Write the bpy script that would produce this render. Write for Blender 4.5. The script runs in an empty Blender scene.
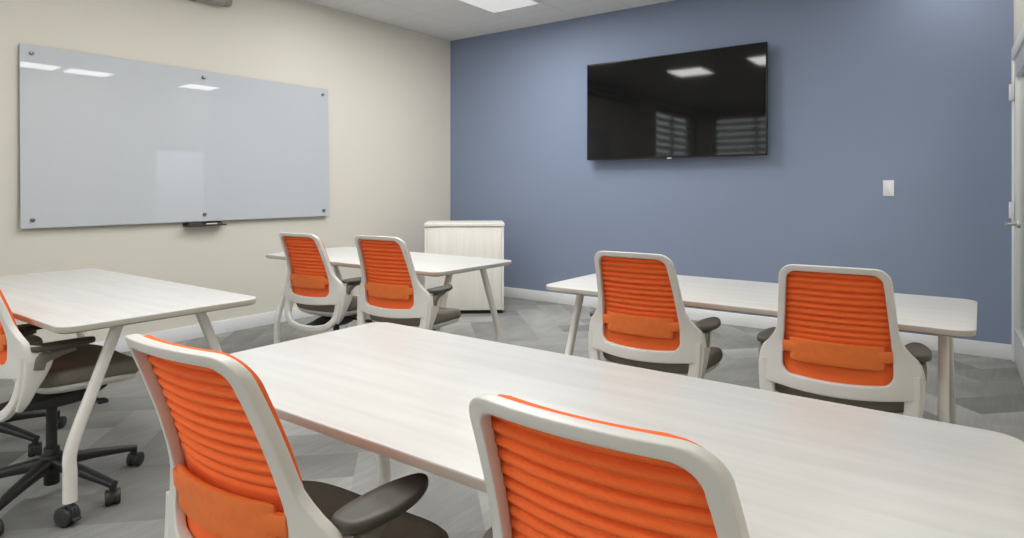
import bpy, bmesh, math, random
from mathutils import Vector, Matrix
from math import sin, cos, pi, radians, sqrt

random.seed(7)
SC = bpy.context.scene
COL = SC.collection

# ------------------------------------------------------------------ materials
def srgb(r, g, b):
    def f(c):
        c /= 255.0
        return c / 12.92 if c <= .04045 else ((c + .055) / 1.055) ** 2.4
    return (f(r), f(g), f(b), 1.0)

def mat(name, col, rough=.5, metal=0.0, spec=.5, bump=None, vary=None, coat=0.0):
    """bump=(scale, strength, distance); vary=(scale, amount): soft mottling of the base colour"""
    m = bpy.data.materials.new(name); m.use_nodes = True
    nt = m.node_tree; N = nt.nodes; Lk = nt.links
    p = N['Principled BSDF']
    p.inputs['Base Color'].default_value = col
    p.inputs['Roughness'].default_value = rough
    p.inputs['Metallic'].default_value = metal
    p.inputs['Specular IOR Level'].default_value = spec
    p.inputs['Coat Weight'].default_value = coat
    tc = N.new('ShaderNodeTexCoord')
    if bump:
        n = N.new('ShaderNodeTexNoise'); n.inputs['Scale'].default_value = bump[0]; n.inputs['Detail'].default_value = 3
        b = N.new('ShaderNodeBump'); b.inputs['Strength'].default_value = bump[1]; b.inputs['Distance'].default_value = bump[2]
        Lk.new(tc.outputs['Object'], n.inputs['Vector']); Lk.new(n.outputs['Fac'], b.inputs['Height'])
        Lk.new(b.outputs['Normal'], p.inputs['Normal'])
    if vary:
        n = N.new('ShaderNodeTexNoise'); n.inputs['Scale'].default_value = vary[0]; n.inputs['Detail'].default_value = 4
        r = N.new('ShaderNodeMapRange'); r.inputs['From Min'].default_value = .3; r.inputs['From Max'].default_value = .7
        r.inputs['To Min'].default_value = 1 - vary[1]; r.inputs['To Max'].default_value = 1 + vary[1]
        x = N.new('ShaderNodeVectorMath'); x.operation = 'SCALE'; x.inputs[0].default_value = col[:3]
        Lk.new(tc.outputs['Object'], n.inputs['Vector']); Lk.new(n.outputs['Fac'], r.inputs['Value'])
        Lk.new(r.outputs['Result'], x.inputs['Scale']); Lk.new(x.outputs['Vector'], p.inputs['Base Color'])
    return m

def wood_mat(name, c0, c1, axis_scale, rough=.35):
    """pale laminate with fine streaks; axis_scale stretches the noise along the grain"""
    m = bpy.data.materials.new(name); m.use_nodes = True
    nt = m.node_tree; N = nt.nodes; Lk = nt.links; p = N['Principled BSDF']
    tc = N.new('ShaderNodeTexCoord')
    mp = N.new('ShaderNodeMapping'); mp.inputs['Scale'].default_value = axis_scale
    n1 = N.new('ShaderNodeTexNoise'); n1.inputs['Scale'].default_value = 1.0; n1.inputs['Detail'].default_value = 6; n1.inputs['Roughness'].default_value = .65
    n1.inputs['Distortion'].default_value = .25
    cr = N.new('ShaderNodeValToRGB')
    cr.color_ramp.elements[0].position = .32; cr.color_ramp.elements[0].color = c0
    cr.color_ramp.elements[1].position = .62; cr.color_ramp.elements[1].color = c1
    Lk.new(tc.outputs['Object'], mp.inputs['Vector']); Lk.new(mp.outputs['Vector'], n1.inputs['Vector'])
    Lk.new(n1.outputs['Fac'], cr.inputs['Fac']); Lk.new(cr.outputs['Color'], p.inputs['Base Color'])
    p.inputs['Roughness'].default_value = rough; p.inputs['Specular IOR Level'].default_value = .4
    return m

def emit_mat(name, col, s):
    m = bpy.data.materials.new(name); m.use_nodes = True
    p = m.node_tree.nodes['Principled BSDF']
    p.inputs['Base Color'].default_value = (.8, .8, .8, 1)
    p.inputs['Emission Color'].default_value = col; p.inputs['Emission Strength'].default_value = s
    return m

def carpet_mat():
    m = bpy.data.materials.new('carpet_planks'); m.use_nodes = True
    nt = m.node_tree; N = nt.nodes; Lk = nt.links; p = N['Principled BSDF']
    at = N.new('ShaderNodeVertexColor'); at.layer_name = 'tile'
    sp = N.new('ShaderNodeSeparateColor'); Lk.new(at.outputs['Color'], sp.inputs['Color'])
    tc = N.new('ShaderNodeTexCoord')
    # streaks running along the room
    mp = N.new('ShaderNodeMapping'); mp.inputs['Scale'].default_value = (40, 2.5, 1)
    n1 = N.new('ShaderNodeTexNoise'); n1.inputs['Scale'].default_value = 1.0; n1.inputs['Detail'].default_value = 5; n1.inputs['Roughness'].default_value = .7
    Lk.new(tc.outputs['Object'], mp.inputs['Vector']); Lk.new(mp.outputs['Vector'], n1.inputs['Vector'])
    # broad patches fading inside each plank, along its own length
    uv = N.new('ShaderNodeUVMap'); uv.uv_map = 'plank'
    m2 = N.new('ShaderNodeMapping'); m2.inputs['Scale'].default_value = (1.3, 2.6, 1)
    n2 = N.new('ShaderNodeTexNoise'); n2.inputs['Scale'].default_value = 1.0; n2.inputs['Detail'].default_value = 3
    Lk.new(uv.outputs['UV'], m2.inputs['Vector']); Lk.new(m2.outputs['Vector'], n2.inputs['Vector'])
    n3 = N.new('ShaderNodeTexNoise'); n3.inputs['Scale'].default_value = 260; n3.inputs['Detail'].default_value = 2
    Lk.new(tc.outputs['Object'], n3.inputs['Vector'])
    def mr(src, a, b, lo, hi):
        r = N.new('ShaderNodeMapRange'); r.inputs['From Min'].default_value = a; r.inputs['From Max'].default_value = b
        r.inputs['To Min'].default_value = lo; r.inputs['To Max'].default_value = hi
        Lk.new(src, r.inputs['Value']); return r.outputs['Result']
    def mul(a, b):
        x = N.new('ShaderNodeMath'); x.operation = 'MULTIPLY'; Lk.new(a, x.inputs[0]); Lk.new(b, x.inputs[1]); return x.outputs[0]
    v = mul(mr(sp.outputs['Red'], 0, 1, .72, 1.28), mr(n1.outputs['Fac'], .3, .7, .90, 1.10))
    v = mul(v, mr(n2.outputs['Fac'], .35, .65, .86, 1.14))
    v = mul(v, mr(n3.outputs['Fac'], .3, .7, .88, 1.12))
    x = N.new('ShaderNodeVectorMath'); x.operation = 'SCALE'; x.inputs[0].default_value = CARPET
    Lk.new(v, x.inputs['Scale']); Lk.new(x.outputs['Vector'], p.inputs['Base Color'])
    b = N.new('ShaderNodeBump'); b.inputs['Strength'].default_value = .35; b.inputs['Distance'].default_value = .004
    Lk.new(n3.outputs['Fac'], b.inputs['Height']); Lk.new(b.outputs['Normal'], p.inputs['Normal'])
    p.inputs['Roughness'].default_value = .95; p.inputs['Specular IOR Level'].default_value = .1
    return m

def ceiling_mat():
    """acoustic tiles, 0.6 m grid with faint joints"""
    m = mat('ceiling_tile', srgb(214, 213, 211), .9, spec=.1)
    nt = m.node_tree; N = nt.nodes; Lk = nt.links; p = N['Principled BSDF']
    tc = N.new('ShaderNodeTexCoord')
    b = N.new('ShaderNodeTexBrick'); b.offset = 0; b.squash = 1
    b.inputs['Scale'].default_value = 1; b.inputs['Brick Width'].default_value = .6; b.inputs['Row Height'].default_value = .6
    b.inputs['Mortar Size'].default_value = .008; b.inputs['Mortar Smooth'].default_value = .3
    c = srgb(230, 229, 228)
    b.inputs['Color1'].default_value = c; b.inputs['Color2'].default_value = srgb(233, 232, 231); b.inputs['Mortar'].default_value = srgb(220, 219, 218)
    mp = N.new('ShaderNodeMapping'); mp.inputs['Location'].default_value = (.34, .15, 0)
    Lk.new(tc.outputs['Object'], mp.inputs['Vector']); Lk.new(mp.outputs['Vector'], b.inputs['Vector'])
    Lk.new(b.outputs['Color'], p.inputs['Base Color'])
    return m

def ribbed_fabric(name, col, dark):
    """knit upholstery: fine weave bump, two orange tones mixed by weave and noise"""
    m = bpy.data.materials.new(name); m.use_nodes = True
    nt = m.node_tree; N = nt.nodes; Lk = nt.links; p = N['Principled BSDF']
    tc = N.new('ShaderNodeTexCoord')
    mp = N.new('ShaderNodeMapping'); mp.inputs['Scale'].default_value = (420, 420, 420); mp.inputs['Rotation'].default_value = (0, .6, 0)
    w = N.new('ShaderNodeTexChecker'); w.inputs['Scale'].default_value = 1.0
    n = N.new('ShaderNodeTexNoise'); n.inputs['Scale'].default_value = 30; n.inputs['Detail'].default_value = 3
    Lk.new(tc.outputs['Object'], mp.inputs['Vector']); Lk.new(mp.outputs['Vector'], w.inputs['Vector'])
    Lk.new(tc.outputs['Object'], n.inputs['Vector'])
    mx = N.new('ShaderNodeMix'); mx.data_type = 'RGBA'
    mx.inputs['A'].default_value = dark; mx.inputs['B'].default_value = col
    r = N.new('ShaderNodeMath'); r.operation = 'MULTIPLY_ADD'; r.inputs[1].default_value = .35; r.inputs[2].default_value = .5
    Lk.new(w.outputs['Fac'], r.inputs[0])
    a = N.new('ShaderNodeMath'); a.operation = 'ADD'; a.use_clamp = True
    s = N.new('ShaderNodeMath'); s.operation = 'MULTIPLY_ADD'; s.inputs[1].default_value = .5; s.inputs[2].default_value = -.1
    Lk.new(n.outputs['Fac'], s.inputs[0]); Lk.new(r.outputs[0], a.inputs[0]); Lk.new(s.outputs[0], a.inputs[1])
    Lk.new(a.outputs[0], mx.inputs['Factor']); Lk.new(mx.outputs['Result'], p.inputs['Base Color'])
    b = N.new('ShaderNodeBump'); b.inputs['Strength'].default_value = .15; b.inputs['Distance'].default_value = .001
    Lk.new(w.outputs['Fac'], b.inputs['Height']); Lk.new(b.outputs['Normal'], p.inputs['Normal'])
    p.inputs['Roughness'].default_value = .8; p.inputs['Specular IOR Level'].default_value = .2
    return m

def glass_mat():
    m = bpy.data.materials.new('door_glass'); m.use_nodes = True
    nt = m.node_tree; N = nt.nodes; Lk = nt.links
    for n in list(N):
        if n.type != 'OUTPUT_MATERIAL': N.remove(n)
    out = [n for n in N if n.type == 'OUTPUT_MATERIAL'][0]
    t = N.new('ShaderNodeBsdfTransparent'); t.inputs['Color'].default_value = (.92, .95, .94, 1)
    g = N.new('ShaderNodeBsdfGlossy'); g.inputs['Roughness'].default_value = .02
    f = N.new('ShaderNodeFresnel'); f.inputs['IOR'].default_value = 1.45
    mx = N.new('ShaderNodeMixShader')
    Lk.new(f.outputs[0], mx.inputs[0]); Lk.new(t.outputs[0], mx.inputs[1]); Lk.new(g.outputs[0], mx.inputs[2]); Lk.new(mx.outputs[0], out.inputs[0])
    return m

CARPET = srgb(143, 143, 140)[:3]
M = dict(
    cream=mat('cream_paint', srgb(216, 213, 202), .85, spec=.15, bump=(300, .05, .001)),
    blue=mat('blue_paint', srgb(130, 142, 165), .8, spec=.2, bump=(300, .05, .001)),
    base=mat('baseboard_vinyl', srgb(228, 229, 231), .5),
    ceil=ceiling_mat(),
    carpet=carpet_mat(),
    top=wood_mat('bleached_laminate', srgb(199, 199, 196), srgb(210, 210, 208), (1.6, 22, 22), .32),
    edge=mat('table_edge', srgb(178, 173, 162), .28, spec=.7),
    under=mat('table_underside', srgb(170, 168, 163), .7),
    leg=mat('white_leg_paint', srgb(228, 226, 220), .4),
    cab=wood_mat('cabinet_laminate', srgb(222, 220, 212), srgb(230, 228, 221), (28, 28, 2.0), .4),
    kick=mat('dark_plinth', srgb(45, 44, 42), .8),
    frame=mat('light_grey_plastic', srgb(216, 214, 209), .38, spec=.45),
    orange=ribbed_fabric('orange_knit', srgb(247, 116, 58), srgb(228, 98, 44)),
    lumbar=mat('orange_lumbar', srgb(230, 116, 48), .6, vary=(40, .05)),
    seat=mat('taupe_seat_fabric', srgb(122, 118, 108), .9, spec=.15, bump=(500, .2, .001), vary=(60, .06)),
    pad=mat('dark_arm_pad', srgb(70, 67, 60), .5),
    post=mat('arm_post_plastic', srgb(118, 114, 105), .5),
    black=mat('black_plastic', srgb(38, 38, 38), .45),
    wheel=mat('caster_rubber', srgb(50, 50, 51), .5),
    hood=mat('caster_hood', srgb(70, 70, 71), .4),
    wb=mat('glass_board', srgb(192, 197, 203), .008, spec=.62, coat=0),
    wbedge=mat('glass_board_edge', srgb(150, 156, 158), .2),
    steel=mat('steel', srgb(120, 122, 125), .3, metal=.8),
    alu=mat('aluminium', srgb(186, 186, 184), .35, metal=.6),
    screen=mat('tv_screen', srgb(9, 9, 10), .05, spec=.4),
    bezel=mat('tv_bezel', srgb(22, 22, 23), .35),
    logo=mat('tv_logo', srgb(170, 170, 172), .4),
    plate=mat('switch_plate', srgb(222, 224, 228), .35),
    ink=mat('dark_tray', srgb(62, 58, 54), .6),
    pen=mat('marker_white', srgb(215, 210, 205), .4),
    penr=mat('marker_cap', srgb(70, 60, 58), .4),
    scrcase=mat('screen_case', srgb(150, 149, 143), .45),
    scrcap=mat('screen_case_cap', srgb(138, 138, 128), .5),
    door=mat('door_paint', srgb(190, 192, 191), .4),
    doorlt=mat('door_stile', srgb(228, 230, 228), .35),
    glass=glass_mat(),
    lens=emit_mat('light_lens', (1, .98, .95, 1), 8.0),
    lenstv=emit_mat('light_lens_bright', (1, .98, .95, 1), 17.0),
    lensdim=emit_mat('light_lens_dim', (1, .99, .97, 1), .4),  # weak glow put into the dim panel to lighten its tone
    slat=mat('blind_slat', srgb(225, 225, 222), .5),
    winframe=mat('window_frame', srgb(60, 60, 62), .5),
)

# ------------------------------------------------------------------ mesh helpers
def link(name, bm, m, parent=None, smooth=True, angle=40):
    me = bpy.data.meshes.new(name)
    bmesh.ops.recalc_face_normals(bm, faces=bm.faces[:])
    bm.to_mesh(me); bm.free()
    for mm in (m if isinstance(m, (list, tuple)) else [m]):
        me.materials.append(mm)
    if smooth:
        me.polygons.foreach_set('use_smooth', [True] * len(me.polygons))
        me.set_sharp_from_angle(angle=radians(angle))
    o = bpy.data.objects.new(name, me); COL.objects.link(o)
    if parent: o.parent = parent
    return o

def thing(name, label, cat, loc=(0, 0, 0), rz=0.0, group=None):
    o = bpy.data.objects.new(name, None); o.empty_display_size = .1; COL.objects.link(o)
    o.location = loc; o.rotation_euler = (0, 0, rz)
    tag(o, label, cat, group); return o

def tag(o, label, cat, group=None):
    o['label'] = label; o['category'] = cat
    if group: o['group'] = group
    return o

def struct(o):
    o['kind'] = 'structure'; return o

def box(bm, x0, x1, y0, y1, z0, z1, bev=0.0, mi=0, seg=2, mtx=None):
    r = bmesh.ops.create_cube(bm, size=1)
    vs = r['verts']
    for v in vs:
        v.co = Vector((x0 + (v.co.x + .5) * (x1 - x0), y0 + (v.co.y + .5) * (y1 - y0), z0 + (v.co.z + .5) * (z1 - z0)))
    fs = {f for v in vs for f in v.link_faces}
    if bev:
        es = list({e for v in vs for e in v.link_edges})
        rr = bmesh.ops.bevel(bm, geom=es, offset=bev, segments=seg, profile=.5, affect='EDGES')
        fs = set(rr['faces']) | {f for f in fs if f.is_valid}
        vs = list({v for f in fs for v in f.verts})
    for f in fs: f.material_index = mi
    if mtx: bmesh.ops.transform(bm, matrix=mtx, verts=vs)
    return vs

def rounded_outline(w, d, r, n=8):
    pts = []
    for cx, cy, a0 in ((w / 2 - r, d / 2 - r, 0), (-w / 2 + r, d / 2 - r, 90), (-w / 2 + r, -d / 2 + r, 180), (w / 2 - r, -d / 2 + r, 270)):
        for k in range(n + 1):
            a = radians(a0 + 90 * k / n); pts.append((cx + r * cos(a), cy + r * sin(a)))
    return pts

def loft(bm, rings, close=True, cap=True, mi=0):
    """rings: lists of points, same count; quads between"""
    R = [[bm.verts.new(p) for p in ring] for ring in rings]
    n = len(R[0])
    for a, b in zip(R[:-1], R[1:]):
        for i in range(n if close else n - 1):
            j = (i + 1) % n
            bm.faces.new((a[i], a[j], b[j], b[i])).material_index = mi
    if cap:
        bm.faces.new(R[0]).material_index = mi; bm.faces.new(R[-1]).material_index = mi
    return R

def sweep(bm, path, a, b, U=None, n=16, power=2.0, mi=0, cap=True):
    """superellipse section along a path; a = half size along U, b = half size across"""
    P = [Vector(p) for p in path]; N = len(P)
    rings = []
    for i, p in enumerate(P):
        t = (P[min(i + 1, N - 1)] - P[max(i - 1, 0)]).normalized()
        u = Vector(U[i] if isinstance(U, list) else (U or (1, 0, 0)))
        u = (u - t * u.dot(t))
        if u.length < 1e-4: u = t.orthogonal()
        u.normalize(); v = t.cross(u)
        ai = a[i] if isinstance(a, (list, tuple)) else a
        bi = b[i] if isinstance(b, (list, tuple)) else b
        ring = []
        for k in range(n):
            th = 2 * pi * k / n; c, s = cos(th), sin(th)
            e = 2.0 / power
            ring.append(p + u * (ai * math.copysign(abs(c) ** e, c)) + v * (bi * math.copysign(abs(s) ** e, s)))
        rings.append(ring)
    return loft(bm, rings, cap=cap, mi=mi)

def smooth_path(ctrl, sub=6):
    """Catmull-Rom over tuples of any length"""
    out = []
    C = [ctrl[0]] + list(ctrl) + [ctrl[-1]]
    for i in range(1, len(C) - 2):
        for k in range(sub):
            t = k / sub
            row = []
            for p0, p1, p2, p3 in zip(C[i - 1], C[i], C[i + 1], C[i + 2]):
                row.append(.5 * (2 * p1 + (p2 - p0) * t + (2 * p0 - 5 * p1 + 4 * p2 - p3) * t * t + (3 * p1 - p0 - 3 * p2 + p3) * t ** 3))
            out.append(tuple(row))
    out.append(tuple(ctrl[-1]))
    return out

def cyl(bm, p0, p1, r0, r1=None, n=20, mi=0, bev=0.0):
    r1 = r0 if r1 is None else r1
    p0 = Vector(p0); p1 = Vector(p1); t = (p1 - p0).normalized(); u = t.orthogonal().normalized(); v = t.cross(u)
    L = (p1 - p0).length
    st = [(0, r0), (L, r1)] if not bev else [(0, r0 - bev), (bev * .3, r0 - bev * .3), (bev, r0), (L - bev, r1), (L - bev * .3, r1 - bev * .3), (L, r1 - bev)]
    loft(bm, [[p0 + t * s + (u * cos(2 * pi * k / n) + v * sin(2 * pi * k / n)) * r for k in range(n)] for s, r in st], mi=mi)

# ------------------------------------------------------------------ room
XL, YB, H = -5.105, 5.713, 2.967          # left wall, blue wall, ceiling height
YF = -2.6                                 # wall behind the camera
XR0, RW = 0.184, radians(2.0)             # right wall meets the blue wall near x=0.184 and splays by two degrees

def herringbone():
    bm = bmesh.new(); L, W = 1.0, .25
    uvl = bm.loops.layers.uv.new('plank'); cl = bm.loops.layers.float_color.new('tile')
    c, s = cos(radians(45)), sin(radians(45))
    def emit(p0, q0, p1, q1, along_p):
        pts = [(p0, q0), (p1, q0), (p1, q1), (p0, q1)]
        w = [(c * p - s * q, s * p + c * q) for p, q in pts]
        mx = sum(a for a, _ in w) / 4; my = sum(b for _, b in w) / 4
        if not (-5.9 < mx < 2.6 and -3.2 < my < 6.3): return
        f = bm.faces.new([bm.verts.new((a, b, 0)) for a, b in w])
        ru, rv, sh = random.random() * 50, random.random() * 50, random.random()
        for lp, (p, q) in zip(f.loops, pts):
            u, v = (p - p0, q - q0) if along_p else (q - q0, p - p0)
            lp[uvl].uv = (ru + u, rv + v); lp[cl] = (sh, sh, sh, 1)
    for j in range(-10, 11):
        for k in range(-60, 61):
            ox, oy = k * W + j * 2 * L, k * W
            if abs(ox) > 14 or abs(oy) > 14: continue
            emit(ox, oy, ox + L, oy + W, True)
            emit(ox + L, oy + W - L, ox + L + W, oy + W, False)
    return bm
struct(link('floor', herringbone(), M['carpet'], smooth=False))

bm = bmesh.new(); box(bm, XL - .3, 2.6, YF - .3, YB + .3, H, H + .1)
struct(link('ceiling', bm, M['ceil'], smooth=False))
bm = bmesh.new(); box(bm, XL, 2.3, YB, YB + .15, 0, H)
struct(link('wall_back', bm, M['blue'], smooth=False))

# windows behind the camera: two in the front wall, one blinded window in the left wall
def wall_with_hole(name, a, b, lo, hi, horiz, m):
    bm = bmesh.new()
    def bx(s0, s1, z0, z1):
        if horiz: box(bm, s0, s1, YF - .15, YF, z0, z1)
        else: box(bm, XL - .15, XL, s0, s1, z0, z1)
    cur = lo
    for w0, w1 in sorted(a):
        bx(cur, w0, 0, H); bx(w0, w1, 0, b[0]); bx(w0, w1, b[1], H); cur = w1
    bx(cur, hi, 0, H)
    return struct(link(name, bm, m, smooth=False))
WZ = (.85, 2.8)
FW = [(-4.7, -2.9), (-2.6, -.8)]; LW = [(-2.45, -.55)]
wall_with_hole('wall_front', FW, WZ, XL, 2.3, True, M['cream'])
wall_with_hole('wall_left', LW, WZ, YF - .15, YB + .15, False, M['cream'])
def window(n, a, b, mtx, blinds):
    w = struct(bpy.data.objects.new('window_%d' % n, None)); COL.objects.link(w)
    t = .05; z0, z1 = WZ
    bm = bmesh.new()
    box(bm, a, b, .05, .11, z0, z0 + t); box(bm, a, b, .05, .11, z1 - t, z1)
    box(bm, a, a + t, .05, .11, z0 + t, z1 - t); box(bm, b - t, b, .05, .11, z0 + t, z1 - t)
    box(bm, (a + b) / 2 - t / 2, (a + b) / 2 + t / 2, .05, .11, z0 + t, z1 - t)
    bmesh.ops.transform(bm, matrix=mtx, verts=bm.verts[:])
    struct(link('window_frame', bm, M['winframe'], w, smooth=False))
    if blinds:
        bm = bmesh.new(); z = z1 - .08
        while z > z0 + .05:
            box(bm, a + .06, b - .06, -.062, .062, -.0015, .0015, mtx=Matrix.Translation((0, .02, z)) @ Matrix.Rotation(radians(62), 4, 'X')); z -= .14
        bmesh.ops.transform(bm, matrix=mtx, verts=bm.verts[:])
        struct(link('window_blind', bm, M['slat'], w, smooth=False))
MF = Matrix.Translation((0, YF, 0)) @ Matrix.Diagonal((1, -1, 1, 1))
ML = Matrix.Translation((XL, 0, 0)) @ Matrix(((0, -1, 0, 0), (1, 0, 0, 0), (0, 0, 1, 0), (0, 0, 0, 1)))
window(1, *FW[0], MF, True); window(2, *FW[1], MF, True); window(3, *LW[0], ML, True)

# right wall: local frame, s runs from the blue wall toward the camera
RT = Matrix.Translation((XR0, YB + .04, 0)) @ Matrix.Rotation(RW, 4, 'Z')   # local -Y runs toward the camera, +X out of the room
DS0, DS1, DH = .10, 1.12, 2.19      # door opening
bm = bmesh.new()
box(bm, 0, .14, -8.4, -DS1 - .08, 0, H); box(bm, 0, .14, -DS1 - .08, .05, DH, H)
box(bm, 0, .14, -.035, .05, 0, DH)
o = struct(link('wall_right', bm, M['cream'], smooth=False)); o.matrix_world = RT

d = struct(bpy.data.objects.new('door_1', None)); COL.objects.link(d); d.matrix_world = RT
bm = bmesh.new()   # metal door frame
box(bm, -.012, .15, -DS0, -.036, 0, DH, .004); box(bm, -.012, .15, -DS1 - .08, -DS1, 0, DH, .004)
box(bm, -.012, .15, -DS1, -DS0, DH - .09, DH, .004)
struct(link('door_frame', bm, M['doorlt'], d, angle=30))
bm = bmesh.new()   # leaf: stiles light, rails grey
box(bm, .0, .045, -.24, -DS0 - .004, .004, DH - .095, .003, 1); box(bm, .0, .045, -DS1 + .004, -DS1 + .13, .004, DH - .095, .003, 1)
box(bm, .0, .045, -DS1 + .13, -.24, .004, .235, .002, 0); box(bm, .0, .045, -DS1 + .13, -.24, 1.96, DH - .095, .002, 0)
box(bm, -.006, .051, -.262, -.24, .235, 1.96, .002, 1)
box(bm, -.006, .051, -DS1 + .13, -.262, .235, .257, .002, 1)
struct(link('door_leaf', bm, [M['door'], M['doorlt']], d, angle=30))
bm = bmesh.new(); box(bm, .018, .026, -DS1 + .13, -.24, .235, 1.96)
struct(link('door_glass', bm, M['glass'], d, smooth=False))
for z in (1.82, 1.0):
    bm = bmesh.new(); cyl(bm, (-.02, -.098, z), (-.02, -.098, z + .115), .011, n=12, bev=.003)
    box(bm, -.014, -.002, -.128, -.075, z, z + .115, .002)
    struct(link('door_hinge', bm, M['plate'], d))
bm = bmesh.new()
cyl(bm, (0, -.55, .98), (-.02, -.55, .98), .026, n=20, bev=.003); cyl(bm, (-.01, -.55, .98), (-.075, -.55, .98), .010, n=14)
sweep(bm, [(-.072, -.56, .98), (-.076, -.50, .98), (-.076, -.44, .98), (-.07, -.42, .98)], .011, .008, U=(0, 0, 1), n=12)
struct(link('door_handle', bm, M['alu'], d))

# corridor beyond the glass door
bm = bmesh.new(); box(bm, 2.2, 2.3, YF - .3, YB + .3, 0, H)
struct(link('wall_corridor', bm, M['cream'], smooth=False))

# baseboards
def baseboard(name, x0, x1, y0, y1):
    bm = bmesh.new(); box(bm, x0, x1, y0, y1, 0, .108, .003)
    struct(link(name, bm, M['base'], angle=30))
baseboard('baseboard_back', XL, XR0 - .01, YB - .012, YB)
baseboard('baseboard_left', XL, XL + .012, YF, YB)
baseboard('baseboard_front', XL, .45, YF, YF + .012)

# ------------------------------------------------------------------ ceiling lights
def ceiling_light(x0, x1, y0, y1, dim, label):
    t = thing('ceiling_light', label, 'light', ((x0 + x1) / 2, (y0 + y1) / 2, H), group='recessed ceiling lights')
    w, dd = (x1 - x0) / 2, (y1 - y0) / 2
    bm = bmesh.new(); f = .018
    for b_ in ((-w, w, -dd, -dd + f), (-w, w, dd - f, dd), (-w, -w + f, -dd + f, dd - f), (w - f, w, -dd + f, dd - f)):
        box(bm, *b_, -.008, .0)
    link('frame', bm, M['ceil' if dim else 'base'], t, smooth=False)
    bm = bmesh.new(); box(bm, -w + f, w - f, -dd + f, dd - f, -.004, .0)
    link('diffuser', bm, M['lensdim'] if dim else M['lenstv'] if x0 < -1 else M['lens'], t, smooth=False)
ceiling_light(-3.94, -3.36, 3.86, 5.06, True, 'faintly glowing white square ceiling light in view nearest the blue wall corner')
ceiling_light(-3.82, -3.26, 1.50, 2.12, False, 'lit square ceiling light mirrored near the top middle of the television')
ceiling_light(-2.56, -1.98, 1.75, 2.40, False, 'lit square ceiling light mirrored at the top corner of the television')
ceiling_light(-.38, .04, 2.80, 3.32, False, 'lit ceiling light mirrored in the glass board corner, outer one of a pair')
ceiling_light(-.38, .04, 3.40, 3.96, False, 'lit ceiling light mirrored in the glass board, inner one of a pair')
ceiling_light(-.38, .04, 4.97, 5.52, False, 'lit ceiling light mirrored beside the top middle stud of the glass board')

# ------------------------------------------------------------------ tables
TW, TD, TZ, TT = 1.83, .762, .73, .028

def make_table(label, x1, y0, TW=TW):
    t = thing('training_table', label, 'table', (x1 - TW / 2, y0 + TD / 2, 0), 0, 'white laminate training tables')
    # top: rounded corners, bevelled; separate edge band colour
    bm = bmesh.new(); r = .06
    def ring(inset, z): return [(x, y, z) for x, y in rounded_outline(TW - 2 * inset, TD - 2 * inset, max(r - inset, .01), 8)]
    R = loft(bm, [ring(.035, TZ - TT - .004), ring(.012, TZ - TT), ring(.002, TZ - TT + .006), ring(0, TZ - .004), ring(.0012, TZ - .0012), ring(.004, TZ)])
    bm.normal_update()
    for f in bm.faces:
        c = f.calc_center_median()
        zc = c.z
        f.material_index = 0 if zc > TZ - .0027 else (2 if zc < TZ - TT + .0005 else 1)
    link('table_top', bm, [M['top'], M['edge'], M['under']], t, angle=35)
    bm = bmesh.new(); box(bm, -TW / 2 + .38, TW / 2 - .38, -.03, .03, TZ - TT - .035, TZ - TT - .003, .004)
    link('crossbeam', bm, M['leg'], t)
    for sx in (-1, 1):
        bm = bmesh.new(); box(bm, sx * (TW / 2 - .13) - .03, sx * (TW / 2 - .13) + .03, -.22, .22, TZ - TT - .010, TZ - TT - .002, .004)
        link('leg_bracket', bm, M['leg'], t)
        for sy in (-1, 1):
            top = Vector((sx * (TW / 2 - .10), sy * (TD / 2 - .225), TZ - TT - .003))
            foot = Vector((sx * (TW / 2 - .092), sy * (TD / 2 - .062), .085))
            k0 = Vector((foot.x * .9985, foot.y, .27)); 
            ctrl = [top, top.lerp(k0, .5), top.lerp(k0, .85), k0.lerp(foot, .10) + Vector((0, sy * .0, 0)), k0.lerp(foot, .45), foot]
            path = smooth_path([tuple(v) for v in ctrl], 6)
            bm = bmesh.new()
            n = len(path)
            sweep(bm, path, [.0195 + .0035 * (i / n) for i in range(n)], [.017 + .002 * (i / n) for i in range(n)], U=(0, 1, 0), n=18, power=2.6)
            lg = link('leg', bm, M['leg'], t)
            bm = bmesh.new()
            x, y = foot.x, foot.y
            a = radians(200 if sx > 0 else 60)
            Mx = Matrix.Translation((x, y, 0)) @ Matrix.Rotation(a, 4, 'Z')
            st = len(bm.verts)
            cyl(bm, (0, 0, .055), (0, 0, .088), .011, n=14, mi=1)
            for s_ in (-1, 1):
                cyl(bm, (.014, s_ * .006, .035), (.014, s_ * .026, .035), .035, n=26, bev=.005, mi=0)
            box(bm, -.022, .02, -.008, .008, .03, .07, .004, 1)
            box(bm, -.040, -.018, -.012, .012, .022, .034, .003, 1)
            bmesh.ops.transform(bm, matrix=Mx, verts=bm.verts[:])
            link('caster', bm, [M['wheel'], M['hood']], lg)
    return t
make_table('white training table in the foreground with two orange chairs along its near edge', .073, .820)
make_table('white training table below the glass board with an exposed wheeled leg', -2.542, .848, 1.78)
make_table('white training table in front of the pale corner cabinet', -2.495, 2.675, 1.725)
make_table('white training table along the blue wall, under the television', -.012, 2.635, 1.742)

# ------------------------------------------------------------------ chairs
def lerp_tab(z, tab):
    for (z0, v0), (z1, v1) in zip(tab[:-1], tab[1:]):
        if z0 >= z >= z1:
            t = (z0 - z) / (z0 - z1); t = t * t * (3 - 2 * t) if False else t
            return v0 + (v1 - v0) * t
    return tab[-1][1] if z < tab[-1][0] else tab[0][1]

def yback(x, z):
    if z > .66: y = -.240 - .095 * ((z - .66) / .295) ** 1.4
    else: y = -.240 - .010 * ((.66 - z) / .17) ** 2
    return y + .042 * (x / .2) ** 2

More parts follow.
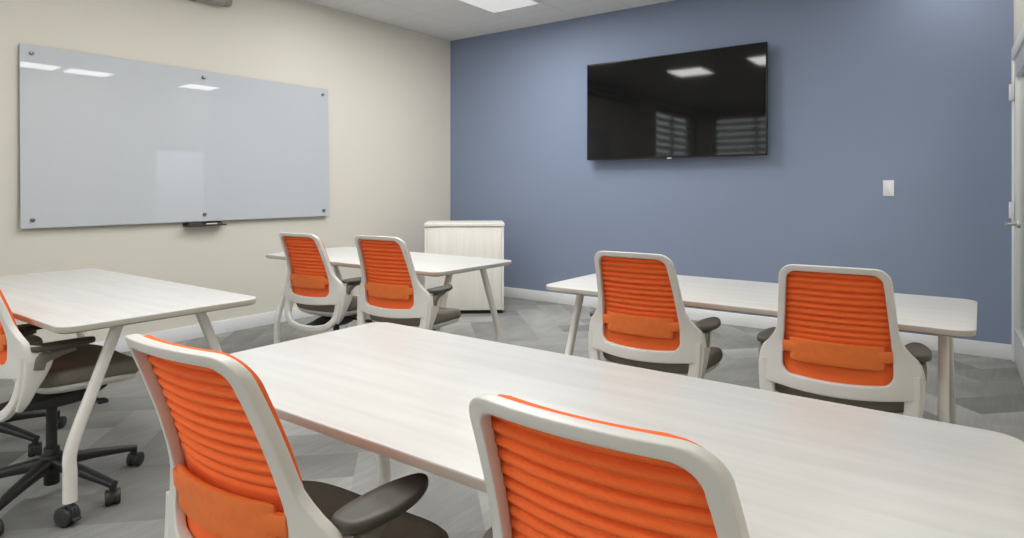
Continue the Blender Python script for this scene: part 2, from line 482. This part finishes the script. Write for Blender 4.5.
OUT = [(.955, .160), (.88, .168), (.76, .179), (.725, .185), (.69, .203), (.655, .236), (.63, .245), (.60, .246), (.49, .238)]
INN = [(.934, .137), (.88, .144), (.76, .155), (.66, .163), (.585, .166)]

def outline(tab, zt, zb, rt, rb, na=8, ns=16):
    """closed loop, counter-clockwise from top right corner down the right side ... returned as (x,z)"""
    right = []
    wt = lerp_tab(zt - rt, tab); wb = lerp_tab(zb + rb, tab)
    # top right corner
    for k in range(na + 1):
        a = radians(90 - 90 * k / na); right.append((wt - rt + rt * cos(a), zt - rt + rt * sin(a)))
    for k in range(1, ns):
        z = (zt - rt) + ((zb + rb) - (zt - rt)) * k / ns; right.append((lerp_tab(z, tab), z))
    for k in range(na + 1):
        a = radians(-90 * k / na); right.append((wb - rb + rb * cos(a), zb + rb + rb * sin(a)))
    left = [(-x, z) for x, z in reversed(right)]
    return right + left, len(right)

def make_chair(label):
    t = thing('task_chair', label, 'chair', (0, 0, 0), 0, 'orange backed office task chairs')
    # back frame ring + shoulders
    bm = bmesh.new()
    O, nr = outline(OUT, .955, .532, .048, .012); I, _ = outline(INN, .934, .580, .034, .032)
    # densify: subdivide top and bottom straight runs
    def dens(P):
        out = []
        n = len(P)
        for i in range(n):
            a, b = P[i], P[(i + 1) % n]; out.append(a)
            if i in (nr - 1, n - 1):
                for k in range(1, 10): out.append((a[0] + (b[0] - a[0]) * k / 10, a[1] + (b[1] - a[1]) * k / 10))
        return out
    O = dens(O); I = dens(I)
    # crossbar sags a little at the centre and the top edge crowns
    def sag(P, amt_b, amt_t):
        zb = min(z for _, z in P); zt = max(z for _, z in P); res = []
        for x, z in P:
            k = max(0, 1 - (x / .2) ** 2)
            if z < zb + .05: z -= amt_b * k * (1 - (z - zb) / .05)
            if z > zt - .03: z += amt_t * k
            res.append((x, z))
        return res
    O = sag(O, .010, .006); I = sag(I, .012, .006)
    nsec = 28; rings = []
    for (ox, oz), (ix, iz) in zip(O, I):
        ring = []
        for k in range(nsec):
            th = 2 * pi * k / nsec; c, s = cos(th), sin(th); e = 2 / 7.0
            f = .5 + .5 * math.copysign(abs(c) ** e, c); h = .012 * math.copysign(abs(s) ** e, s)
            x = ox + (ix - ox) * f; z = oz + (iz - oz) * f
            ring.append((x, yback(x, z) + h, z))
        rings.append(ring)
    rings.append(rings[0])
    R = [[bm.verts.new(p) for p in ring] for ring in rings[:-1]]; R.append(R[0])
    for a, b in zip(R[:-1], R[1:]):
        for i in range(nsec):
            j = (i + 1) % nsec; bm.faces.new((a[i], a[j], b[j], b[i]))
    # side plates that carry the arms and curve under the seat to a loop
    half = [(.218, -.191, .61, .0112, .022), (.217, -.194, .54, .0115, .022), (.213, -.200, .485, .012, .022), (.196, -.212, .435, .013, .020), (.150, -.228, .397, .013, .019), (.08, -.244, .381, .013, .018), (0, -.248, .377, .013, .018)]
    full = half + [(-x, y, z, a, b) for x, y, z, a, b in reversed(half[:-1])]
    P = smooth_path(full, 6)
    sweep(bm, [p[:3] for p in P], [p[3] for p in P], [p[4] for p in P], U=(0, 1, 0), n=20, power=4.5)
    for sg in (-1, 1):
        P = smooth_path([(sg * x, y, z, a, b) for x, y, z, a, b in ((.228, -.188, .644, .006, .004), (.236, -.170, .630, .022, .009), (.240, -.148, .600, .043, .012), (.238, -.157, .55, .036, .013), (.232, -.174, .50, .026, .014), (.222, -.188, .452, .019, .014), (.207, -.199, .42, .012, .012))], 6)
        sweep(bm, [p[:3] for p in P], [p[3] for p in P], [p[4] for p in P], U=(0, 1, 0), n=20, power=4.0)
    link('back_frame', bm, M['frame'], t, angle=50)
    # upholstered back, ribbed, mounted against the front of the frame
    bm = bmesh.new(); nz, nx = 120, 24
    zt, zb = .957, .545
    grid = []
    for i in range(nz + 1):
        z = zt + (zb - zt) * i / nz
        w = lerp_tab(min(z, .955), [(.955, .155), (.88, .160), (.76, .169), (.66, .173), (.545, .172)])
        rr = .055
        if z > zt - rr: w -= rr - sqrt(max(0, rr * rr - (z - (zt - rr)) ** 2))
        if z < zb + .04: w -= .04 - sqrt(max(0, .04 ** 2 - ((zb + .04) - z) ** 2))
        row = []
        for j in range(nx + 1):
            x = -w + 2 * w * j / nx
            # ribs: eight puffed tubes fading out above the lumbar band
            amp = .0074 * max(0, min(1, (z - .695) / .03)) * (1 if z < .935 else max(0, 1 - (z - .935) / .02))
            amp *= 1 - .5 * max(0, min(1, (.80 - z) / .1))
            amp *= max(0, min(1, (1 - abs(x) / max(w, .01)) / .10)) if w > .01 else 0
            ph = (.938 - z) / .0222
            rib = abs(sin(pi * ph)) ** .75
            y = yback(x, z) + .0135 - amp * (rib - .55) * 1.9
            row.append((x, y, z, amp * rib))
        grid.append(row)
    F = [[bm.verts.new((x, y, z)) for x, y, z, _ in row] for row in grid]
    B = [[bm.verts.new((x, y + .011, z)) for x, y, z, _ in row] for row in grid]
    for i in range(nz):
        for j in range(nx):
            bm.faces.new((F[i][j], F[i][j + 1], F[i + 1][j + 1], F[i + 1][j])); bm.faces.new((B[i][j], B[i + 1][j], B[i + 1][j + 1], B[i][j + 1]))
    for i in range(nz):
        bm.faces.new((F[i][0], F[i + 1][0], B[i + 1][0], B[i][0])); bm.faces.new((F[i][nx], B[i][nx], B[i + 1][nx], F[i + 1][nx]))
    for j in range(nx):
        bm.faces.new((F[0][j], B[0][j], B[0][j + 1], F[0][j + 1])); bm.faces.new((F[nz][j], F[nz][j + 1], B[nz][j + 1], B[nz][j]))
    up = link('upholstered_back', bm, M['orange'], t, angle=60)
    # lumbar band with two tabs
    bm = bmesh.new(); rings = []
    nxx = 24
    for j in range(nxx + 1):
        x = -.140 + .280 * j / nxx
        e = min(1, (1 - abs(x) / .140) / .06); hz = .037 + .003 * e
        zc = .662; ring = []
        for k in range(14):
            th = 2 * pi * k / 14; c, s = cos(th), sin(th); q = 2 / 4.0
            z = zc + hz * math.copysign(abs(c) ** q, c); y = yback(x, z) - .0045 + .0085 * math.copysign(abs(s) ** q, s) * (.35 + .65 * e)
            ring.append((x, y, z))
        rings.append(ring)
    loft(bm, rings)
    for sgn in (-1, 1):
        rings = []
        for j in range(7):
            x = sgn * (.124 + .040 * j / 6); ring = []
            for k in range(12):
                th = 2 * pi * k / 12; c, s = cos(th), sin(th); q = 2 / 4.0
                z = .668 + .0195 * math.copysign(abs(c) ** q, c); y = yback(x, z) - .005 + .009 * math.copysign(abs(s) ** q, s)
                ring.append((x, y, z))
            rings.append(ring)
        loft(bm, rings)
    o = link('lumbar_pad', bm, M['lumbar'], t, angle=50)
    # seat cushion
    bm = bmesh.new(); rings = []
    def seat_ring(k, z, dy=0.0):
        pts = []
        for i in range(44):
            th = 2 * pi * i / 44; c, s = cos(th), sin(th); e = 2 / 4.2
            x = .238 * k * math.copysign(abs(c) ** e, c); y = .008 + .190 * k * math.copysign(abs(s) ** e, s)
            drop = -.022 * max(0, (y - .05) / .15) ** 2 + .010 * (x / .245) ** 2
            x *= 1 - .07 * max(0, -(y - .008) / .19)
            pts.append((x, y, z + drop + .078))
        return pts
    for k, z in ((.90, .388), (.975, .394), (1.0, .408), (1.0, .424), (.985, .437), (.94, .445), (.82, .447), (.6, .443), (.3, .440), (.08, .439)):
        rings.append(seat_ring(k, z))
    loft(bm, rings)
    link('seat_cushion', bm, M['seat'], t, angle=60)
    bm = bmesh.new()
    loft(bm, [seat_ring(k, z) for k, z in ((.5, .352), (.80, .358), (.93, .372), (.96, .384), (.95, .390), (.85, .388))])
    link('seat_shell', bm, M['frame'], t, angle=60)
    # mechanism, column
    bm = bmesh.new()
    P = smooth_path([(0, -.245, .378, .045, .010), (0, -.16, .380, .06, .016), (0, -.06, .385, .085, .030), (0, .05, .392, .085, .032), (0, .13, .410, .07, .016)], 4)
    sweep(bm, [p[:3] for p in P], [p[3] for p in P], [p[4] for p in P], U=(1, 0, 0), n=18, power=3.5)
    mech = link('mechanism', bm, M['black'], t)
    bm = bmesh.new(); cyl(bm, (.05, .04, .396), (.20, .06, .388), .007, n=10); box(bm, .19, .235, .045, .08, .381, .395, .004)
    link('lever', bm, M['black'], mech)
    bm = bmesh.new(); cyl(bm, (0, 0, .045), (0, 0, .19), .027, n=24, bev=.003); cyl(bm, (0, 0, .18), (0, 0, .38), .019, n=20)
    link('gas_column', bm, M['black'], t)
    bm = bmesh.new(); cyl(bm, (0, 0, .095), (0, 0, .165), .046, .038, n=28, bev=.006)
    hub = link('base_hub', bm, M['black'], t)
    for k in range(5):
        a = radians(90 + 72 * k)
        u = Vector((cos(a), sin(a), 0)); v = Vector((-sin(a), cos(a), 0))
        P = smooth_path([(*(u * .03 + Vector((0, 0, .128)))[:], .028, .026), (*(u * .14 + Vector((0, 0, .114)))[:], .022, .019), (*(u * .26 + Vector((0, 0, .092)))[:], .018, .014), (*(u * .315 + Vector((0, 0, .080)))[:], .016, .013)], 5)
        bm = bmesh.new(); sweep(bm, [p[:3] for p in P], [p[3] for p in P], [p[4] for p in P], U=tuple(v), n=14, power=3)
        cyl(bm, u * .308 + Vector((0, 0, .055)), u * .308 + Vector((0, 0, .088)), .013, n=14)
        sp = link('base_spoke', bm, M['black'], t)
        bm = bmesh.new()
        b2 = a + radians((35, 100, -20, 60, 140)[k]); Mx = Matrix.Translation(u * .308) @ Matrix.Rotation(b2, 4, 'Z')
        for s_ in (-1, 1): cyl(bm, (.012, s_ * .006, .0295), (.012, s_ * .026, .0295), .029, n=22, bev=.005, mi=0)
        cyl(bm, (.012, -.008, .0295), (.012, .008, .0295), .022, n=18, mi=1)
        cyl(bm, (0, 0, .03), (0, 0, .062), .012, n=14, mi=1)
        bmesh.ops.transform(bm, matrix=Mx, verts=bm.verts[:])
        link('caster', bm, [M['wheel'], M['hood']], sp)
    # arms
    for s in (-1, 1):
        bm = bmesh.new()
        P = smooth_path([(s * .241, -.150, .590, .030, .009), (s * .242, -.142, .625, .032, .010), (s * .238, -.122, .630, .034, .010), (s * .230, -.085, .639, .026, .008), (s * .228, -.03, .644, .014, .006)], 5)
        sweep(bm, [p[:3] for p in P], [p[4] * 1.5 for p in P], [p[3] * .7 for p in P], U=(1, 0, 0), n=16, power=3)
        ap = link('arm_post', bm, M['post'], t)
        bm = bmesh.new(); rings = []
        def padring(k, z):
            pts = []
            for i in range(40):
                th = 2 * pi * i / 40; c, sn = cos(th), sin(th); e = 2 / 2.8
                y = -.070 + .105 * (1 - (1 - k) * .3) * math.copysign(abs(sn) ** e, sn)
                w = .043 - .016 * max(0, (y + .070) / .105) ** 1.5
                x = s * .228 + (w - .043 * (1 - k)) * math.copysign(abs(c) ** e, c)
                pts.append((x, y, z + .003 * ((y + .070) / .105) ** 2))
            return pts
        loft(bm, [padring(k, z) for k, z in ((.80, .652), (.95, .653), (1, .657), (1, .664), (.97, .669), (.88, .672), (.45, .671))])
        link('arm_pad', bm, M['pad'], ap, angle=60)
    return t

def copy_tree(o, parent=None):
    c = o.copy(); COL.objects.link(c)
    if parent: c.parent = parent
    for ch in list(o.children): copy_tree(ch, c)
    return c

CHAIRS = [  # x, y, yaw degrees, label
    (-1.068, .824, 3, 'orange chair at the foreground table, the one showing its lumbar pad, seat and armrest'),
    (-.362, .926, 0, 'orange chair closest to the viewer, only its upper backrest in view at the foreground table'),
    (-2.955, .998, -2, 'orange chair by the exposed table wheel, cut off by the picture edge'),
    (-3.72, .93, 0, 'chair hidden behind the cut-off chair, only an arm pad peeking out'),
    (-3.285, 2.60, 6, 'orange chair farthest from the viewer, closest to the cream wall below the glass board'),
    (-2.59, 2.59, 8, 'orange chair in front of the corner cabinet, at the corner of the table'),
    (-1.115, 2.60, 2, 'orange chair below the television at the blue wall table'),
    (-.405, 2.57, 4, 'orange chair below the light switch at the blue wall table'),
]
proto = make_chair(CHAIRS[0][3])
made = [proto] + [copy_tree(proto) for _ in CHAIRS[1:]]
for i, (x, y, a, lab) in enumerate(CHAIRS):
    c = made[i]
    c.location = (x, y, 0); c.rotation_euler = (0, 0, radians(a)); c['label'] = lab
    swivel = radians((17, -20, 4, 5, 28, -9, 14, 33)[i])      # each star base stands turned its own way
    if i == 4: c.scale = (1, 1, .985)
    for ch in c.children:
        if i == 2 and ch.name.startswith('seat_'): ch.location = (0, .030, 0)      # seat slid forward
        if i == 2 and ch.name.startswith(('base_', 'gas_')): ch.location = (0, -.04, 0)
        if i == 0 and ch.name.startswith('seat_'): ch.location = (0, -.03, 0)     # seat slid back
        if i == 2 and ch.name.startswith('arm_post'): ch.location = (0, 0, -.03)      # its arms are set lower
        if ch.name.startswith('base_'): ch.rotation_euler = (0, 0, swivel)

# ------------------------------------------------------------------ wall items
# glass board on the left wall
BW, BH = 2.455, 1.218; by, bz = 2.694, 1.552
t = thing('whiteboard', 'large frosted glass marker board with round studs on the cream wall', 'whiteboard', (XL, by, bz), 0)
tilt = Matrix.Rotation(radians(.85), 4, 'Y')
bm = bmesh.new(); box(bm, .017, .0235, -BW / 2, BW / 2, -BH / 2, BH / 2, .0015, 0, mtx=Matrix.Translation((.011, 0, 0)) @ Matrix.Rotation(radians(-.85), 4, 'Y'))
for f in bm.faces:
    if f.normal.x < .9: f.material_index = 1
link('glass_panel', bm, [M['wb'], M['wbedge']], t, smooth=False)
for sy in (-1, 0, 1):
    for sz in (-1, 1):
        yy, zz = sy * (BW / 2 - .065) , sz * (BH / 2 - .055)
        xo = .0235 + .011 - math.tan(radians(.85)) * zz
        bm = bmesh.new(); cyl(bm, (.002, yy, zz), (xo + .012, yy, zz), .014, n=20, bev=.003)
        link('standoff', bm, M['steel'], t)
# tray, eraser, marker
t = thing('mounted_marker_tray', 'small grey pen tray on the cream wall directly below the glass board', 'tray', (XL, 2.70, .905))
bm = bmesh.new(); box(bm, 0, .085, -.16, .16, 0, .006, .002); box(bm, 0, .006, -.16, .16, 0, .03, .002); box(bm, .079, .085, -.16, .16, 0, .014, .002)
link('tray_body', bm, M['ink'], t)
bm = bmesh.new(); box(bm, XL + .02, XL + .065, 2.56, 2.67, .9115, .935, .004)
tag(link('board_eraser', bm, M['ink']), 'dark felt eraser lying on the pen tray under the glass board', 'eraser')
t = thing('marker_pen', 'white marker with dark cap lying on the pen tray under the glass board', 'marker', (XL + .05, 2.77, .919))
bm = bmesh.new(); cyl(bm, (0, -.065, 0), (0, .025, 0), .0075, n=14, bev=.002); link('barrel', bm, M['pen'], t)
bm = bmesh.new(); cyl(bm, (0, .025, 0), (0, .072, 0), .0078, n=14, bev=.002); link('cap', bm, M['penr'], t)

# projection screen case, high on the left wall
t = thing('mounted_projection_screen', 'grey tubular roll-up projection screen case high on the cream wall', 'projector screen', (XL, 1.7, 2.77))
bm = bmesh.new(); rings = []
def case_ring(y, k=1):
    pts = []
    for i in range(24):
        th = 2 * pi * i / 24; c, s = cos(th), sin(th); e = 2 / 2.8
        pts.append((.072 + .050 * k * math.copysign(abs(c) ** e, c), y, .056 * k * math.copysign(abs(s) ** e, s)))
    return pts
loft(bm, [case_ring(-1.2), case_ring(1.14)])
link('case_tube', bm, M['scrcase'], t)
for s in (-1, 1):
    bm = bmesh.new(); y0 = 1.142 if s > 0 else -1.202
    loft(bm, [case_ring(y0, 1.04), case_ring(y0 + s * .04, 1.04), case_ring(y0 + s * .05, .9)])
    link('end_cap', bm, M['scrcap'], t)
for y in (-.9, .9):
    bm = bmesh.new(); box(bm, 0, .03, y - .03, y + .03, -.06, .07, .003); link('wall_bracket', bm, M['scrcap'], t)

# television
t = thing('television', 'large black flat television mounted on the blue wall', 'television', (-2.312, YB, 1.965), 0)
TVW, TVH = 1.727, .955; f = .12
bm = bmesh.new(); box(bm, -TVW / 2, TVW / 2, -f, -f + .035, -TVH / 2, TVH / 2, .003)
box(bm, -.55, .55, -f + .035, -f + .06, -.36, .30, .01)
link('tv_housing', bm, M['bezel'], t, angle=30)
bm = bmesh.new(); box(bm, -TVW / 2 + .009, TVW / 2 - .009, -f - .0015, -f + .001, -TVH / 2 + .016, TVH / 2 - .009)
link('screen', bm, M['screen'], t, smooth=False)
bm = bmesh.new(); box(bm, -.25, .25, -f + .058, -.001, -.18, .15, .004); link('wall_mount', bm, M['bezel'], t)
bm = bmesh.new(); box(bm, -.022, .022, -f - .003, -f + .01, -TVH / 2 - .008, -TVH / 2 + .005, .002); link('sensor', bm, M['logo'], t)

# light switch
t = thing('light_switch', 'white light switch plate on the blue wall', 'switch', (-.577, YB, 1.21))
bm = bmesh.new(); box(bm, -.037, .037, -.006, 0, -.061, .061, .0025); link('switch_plate', bm, M['plate'], t)
bm = bmesh.new(); box(bm, -.016, .016, -.0095, -.005, -.033, .033, .0015); link('rocker', bm, M['plate'], t)

# corner cabinet, facing the room diagonally
YAW = .6331
Fv = Vector((-sin(YAW), cos(YAW), 0)); Rv = Vector((cos(YAW), sin(YAW), 0))
cc = Fv * 6.14 + Rv * ((-.835 - .08) / 2)
t = thing('storage_cabinet', 'pale laminate storage cabinet standing across the room corner', 'cabinet', tuple(cc), YAW + radians(3))
W = .38
bm = bmesh.new()
box(bm, -W, -W + .022, 0, .52, .035, .84, .001); box(bm, W - .022, W, 0, .52, .035, .84, .001)
box(bm, -W + .022, W - .022, .5, .52, .035, .84); box(bm, -W + .022, W - .022, .01, .5, .035, .055)
link('carcass', bm, M['cab'], t, angle=30)
bm = bmesh.new(); box(bm, -W - .006, W + .006, -.012, .53, .842, .873, .003); link('cabinet_top', bm, M['cab'], t, angle=30)
bm = bmesh.new(); box(bm, -W + .024, W - .024, -.004, .016, .04, .836, .002); link('door_panel', bm, M['cab'], t, angle=30)
bm = bmesh.new(); box(bm, -W + .02, W - .02, .03, .48, 0, .035); link('plinth', bm, M['kick'], t, smooth=False)

# ------------------------------------------------------------------ light, world, camera
w = bpy.data.worlds.new('World'); SC.world = w; w.use_nodes = True
bg = w.node_tree.nodes['Background']; bg.inputs['Color'].default_value = (.93, .97, 1, 1); bg.inputs['Strength'].default_value = 5.0

def area(name, loc, sx, sy, power, rot=(0, 0, 0), col=(1, .99, .97)):
    l = bpy.data.lights.new(name, 'AREA'); l.shape = 'RECTANGLE'; l.size = sx; l.size_y = sy; l.energy = power; l.color = col
    o = bpy.data.objects.new(name, l); COL.objects.link(o); o.location = loc; o.rotation_euler = rot
    return o
# area lights added to brighten the room, separate from the modelled fixtures
area('added_area_light', (-2.9, 3.9, H - .03), .6, .6, 38)  # key light, placed to throw the television shadow right and down
area('added_area_light', (-3.45, 4.62, H - .03), .6, .6, 18)
area('added_area_light', (-4.2, 3.55, H - .03), .5, .5, 6)
area('added_area_light', (-1.5, 1.2, H - .03), 1.2, 1.2, 30)
area('added_area_light', (-1.2, -1.2, H - .03), 1.2, 1.2, 26)
area('added_area_light', (1.3, 4.6, H - .05), .8, 1.5, 240)  # added over the corridor to brighten what the door glass shows

cam = bpy.data.cameras.new('Camera'); co = bpy.data.objects.new('Camera', cam); COL.objects.link(co)
co.location = (0, 0, 1.209); co.rotation_euler = (radians(90), 0, YAW)
cam.sensor_width = 36; cam.lens = 639.0 / 1024 * 36; cam.shift_y = -(269 - 188.3) / 1024; cam.clip_start = .02
SC.camera = co

SC.view_settings.view_transform = 'Standard'; SC.view_settings.look = 'None'
SC.view_settings.exposure = 0.0; SC.view_settings.gamma = 1.0
SC.cycles.use_denoising = True
SC.cycles.max_bounces = 8; SC.cycles.diffuse_bounces = 5
SC.cycles.sample_clamp_indirect = 6
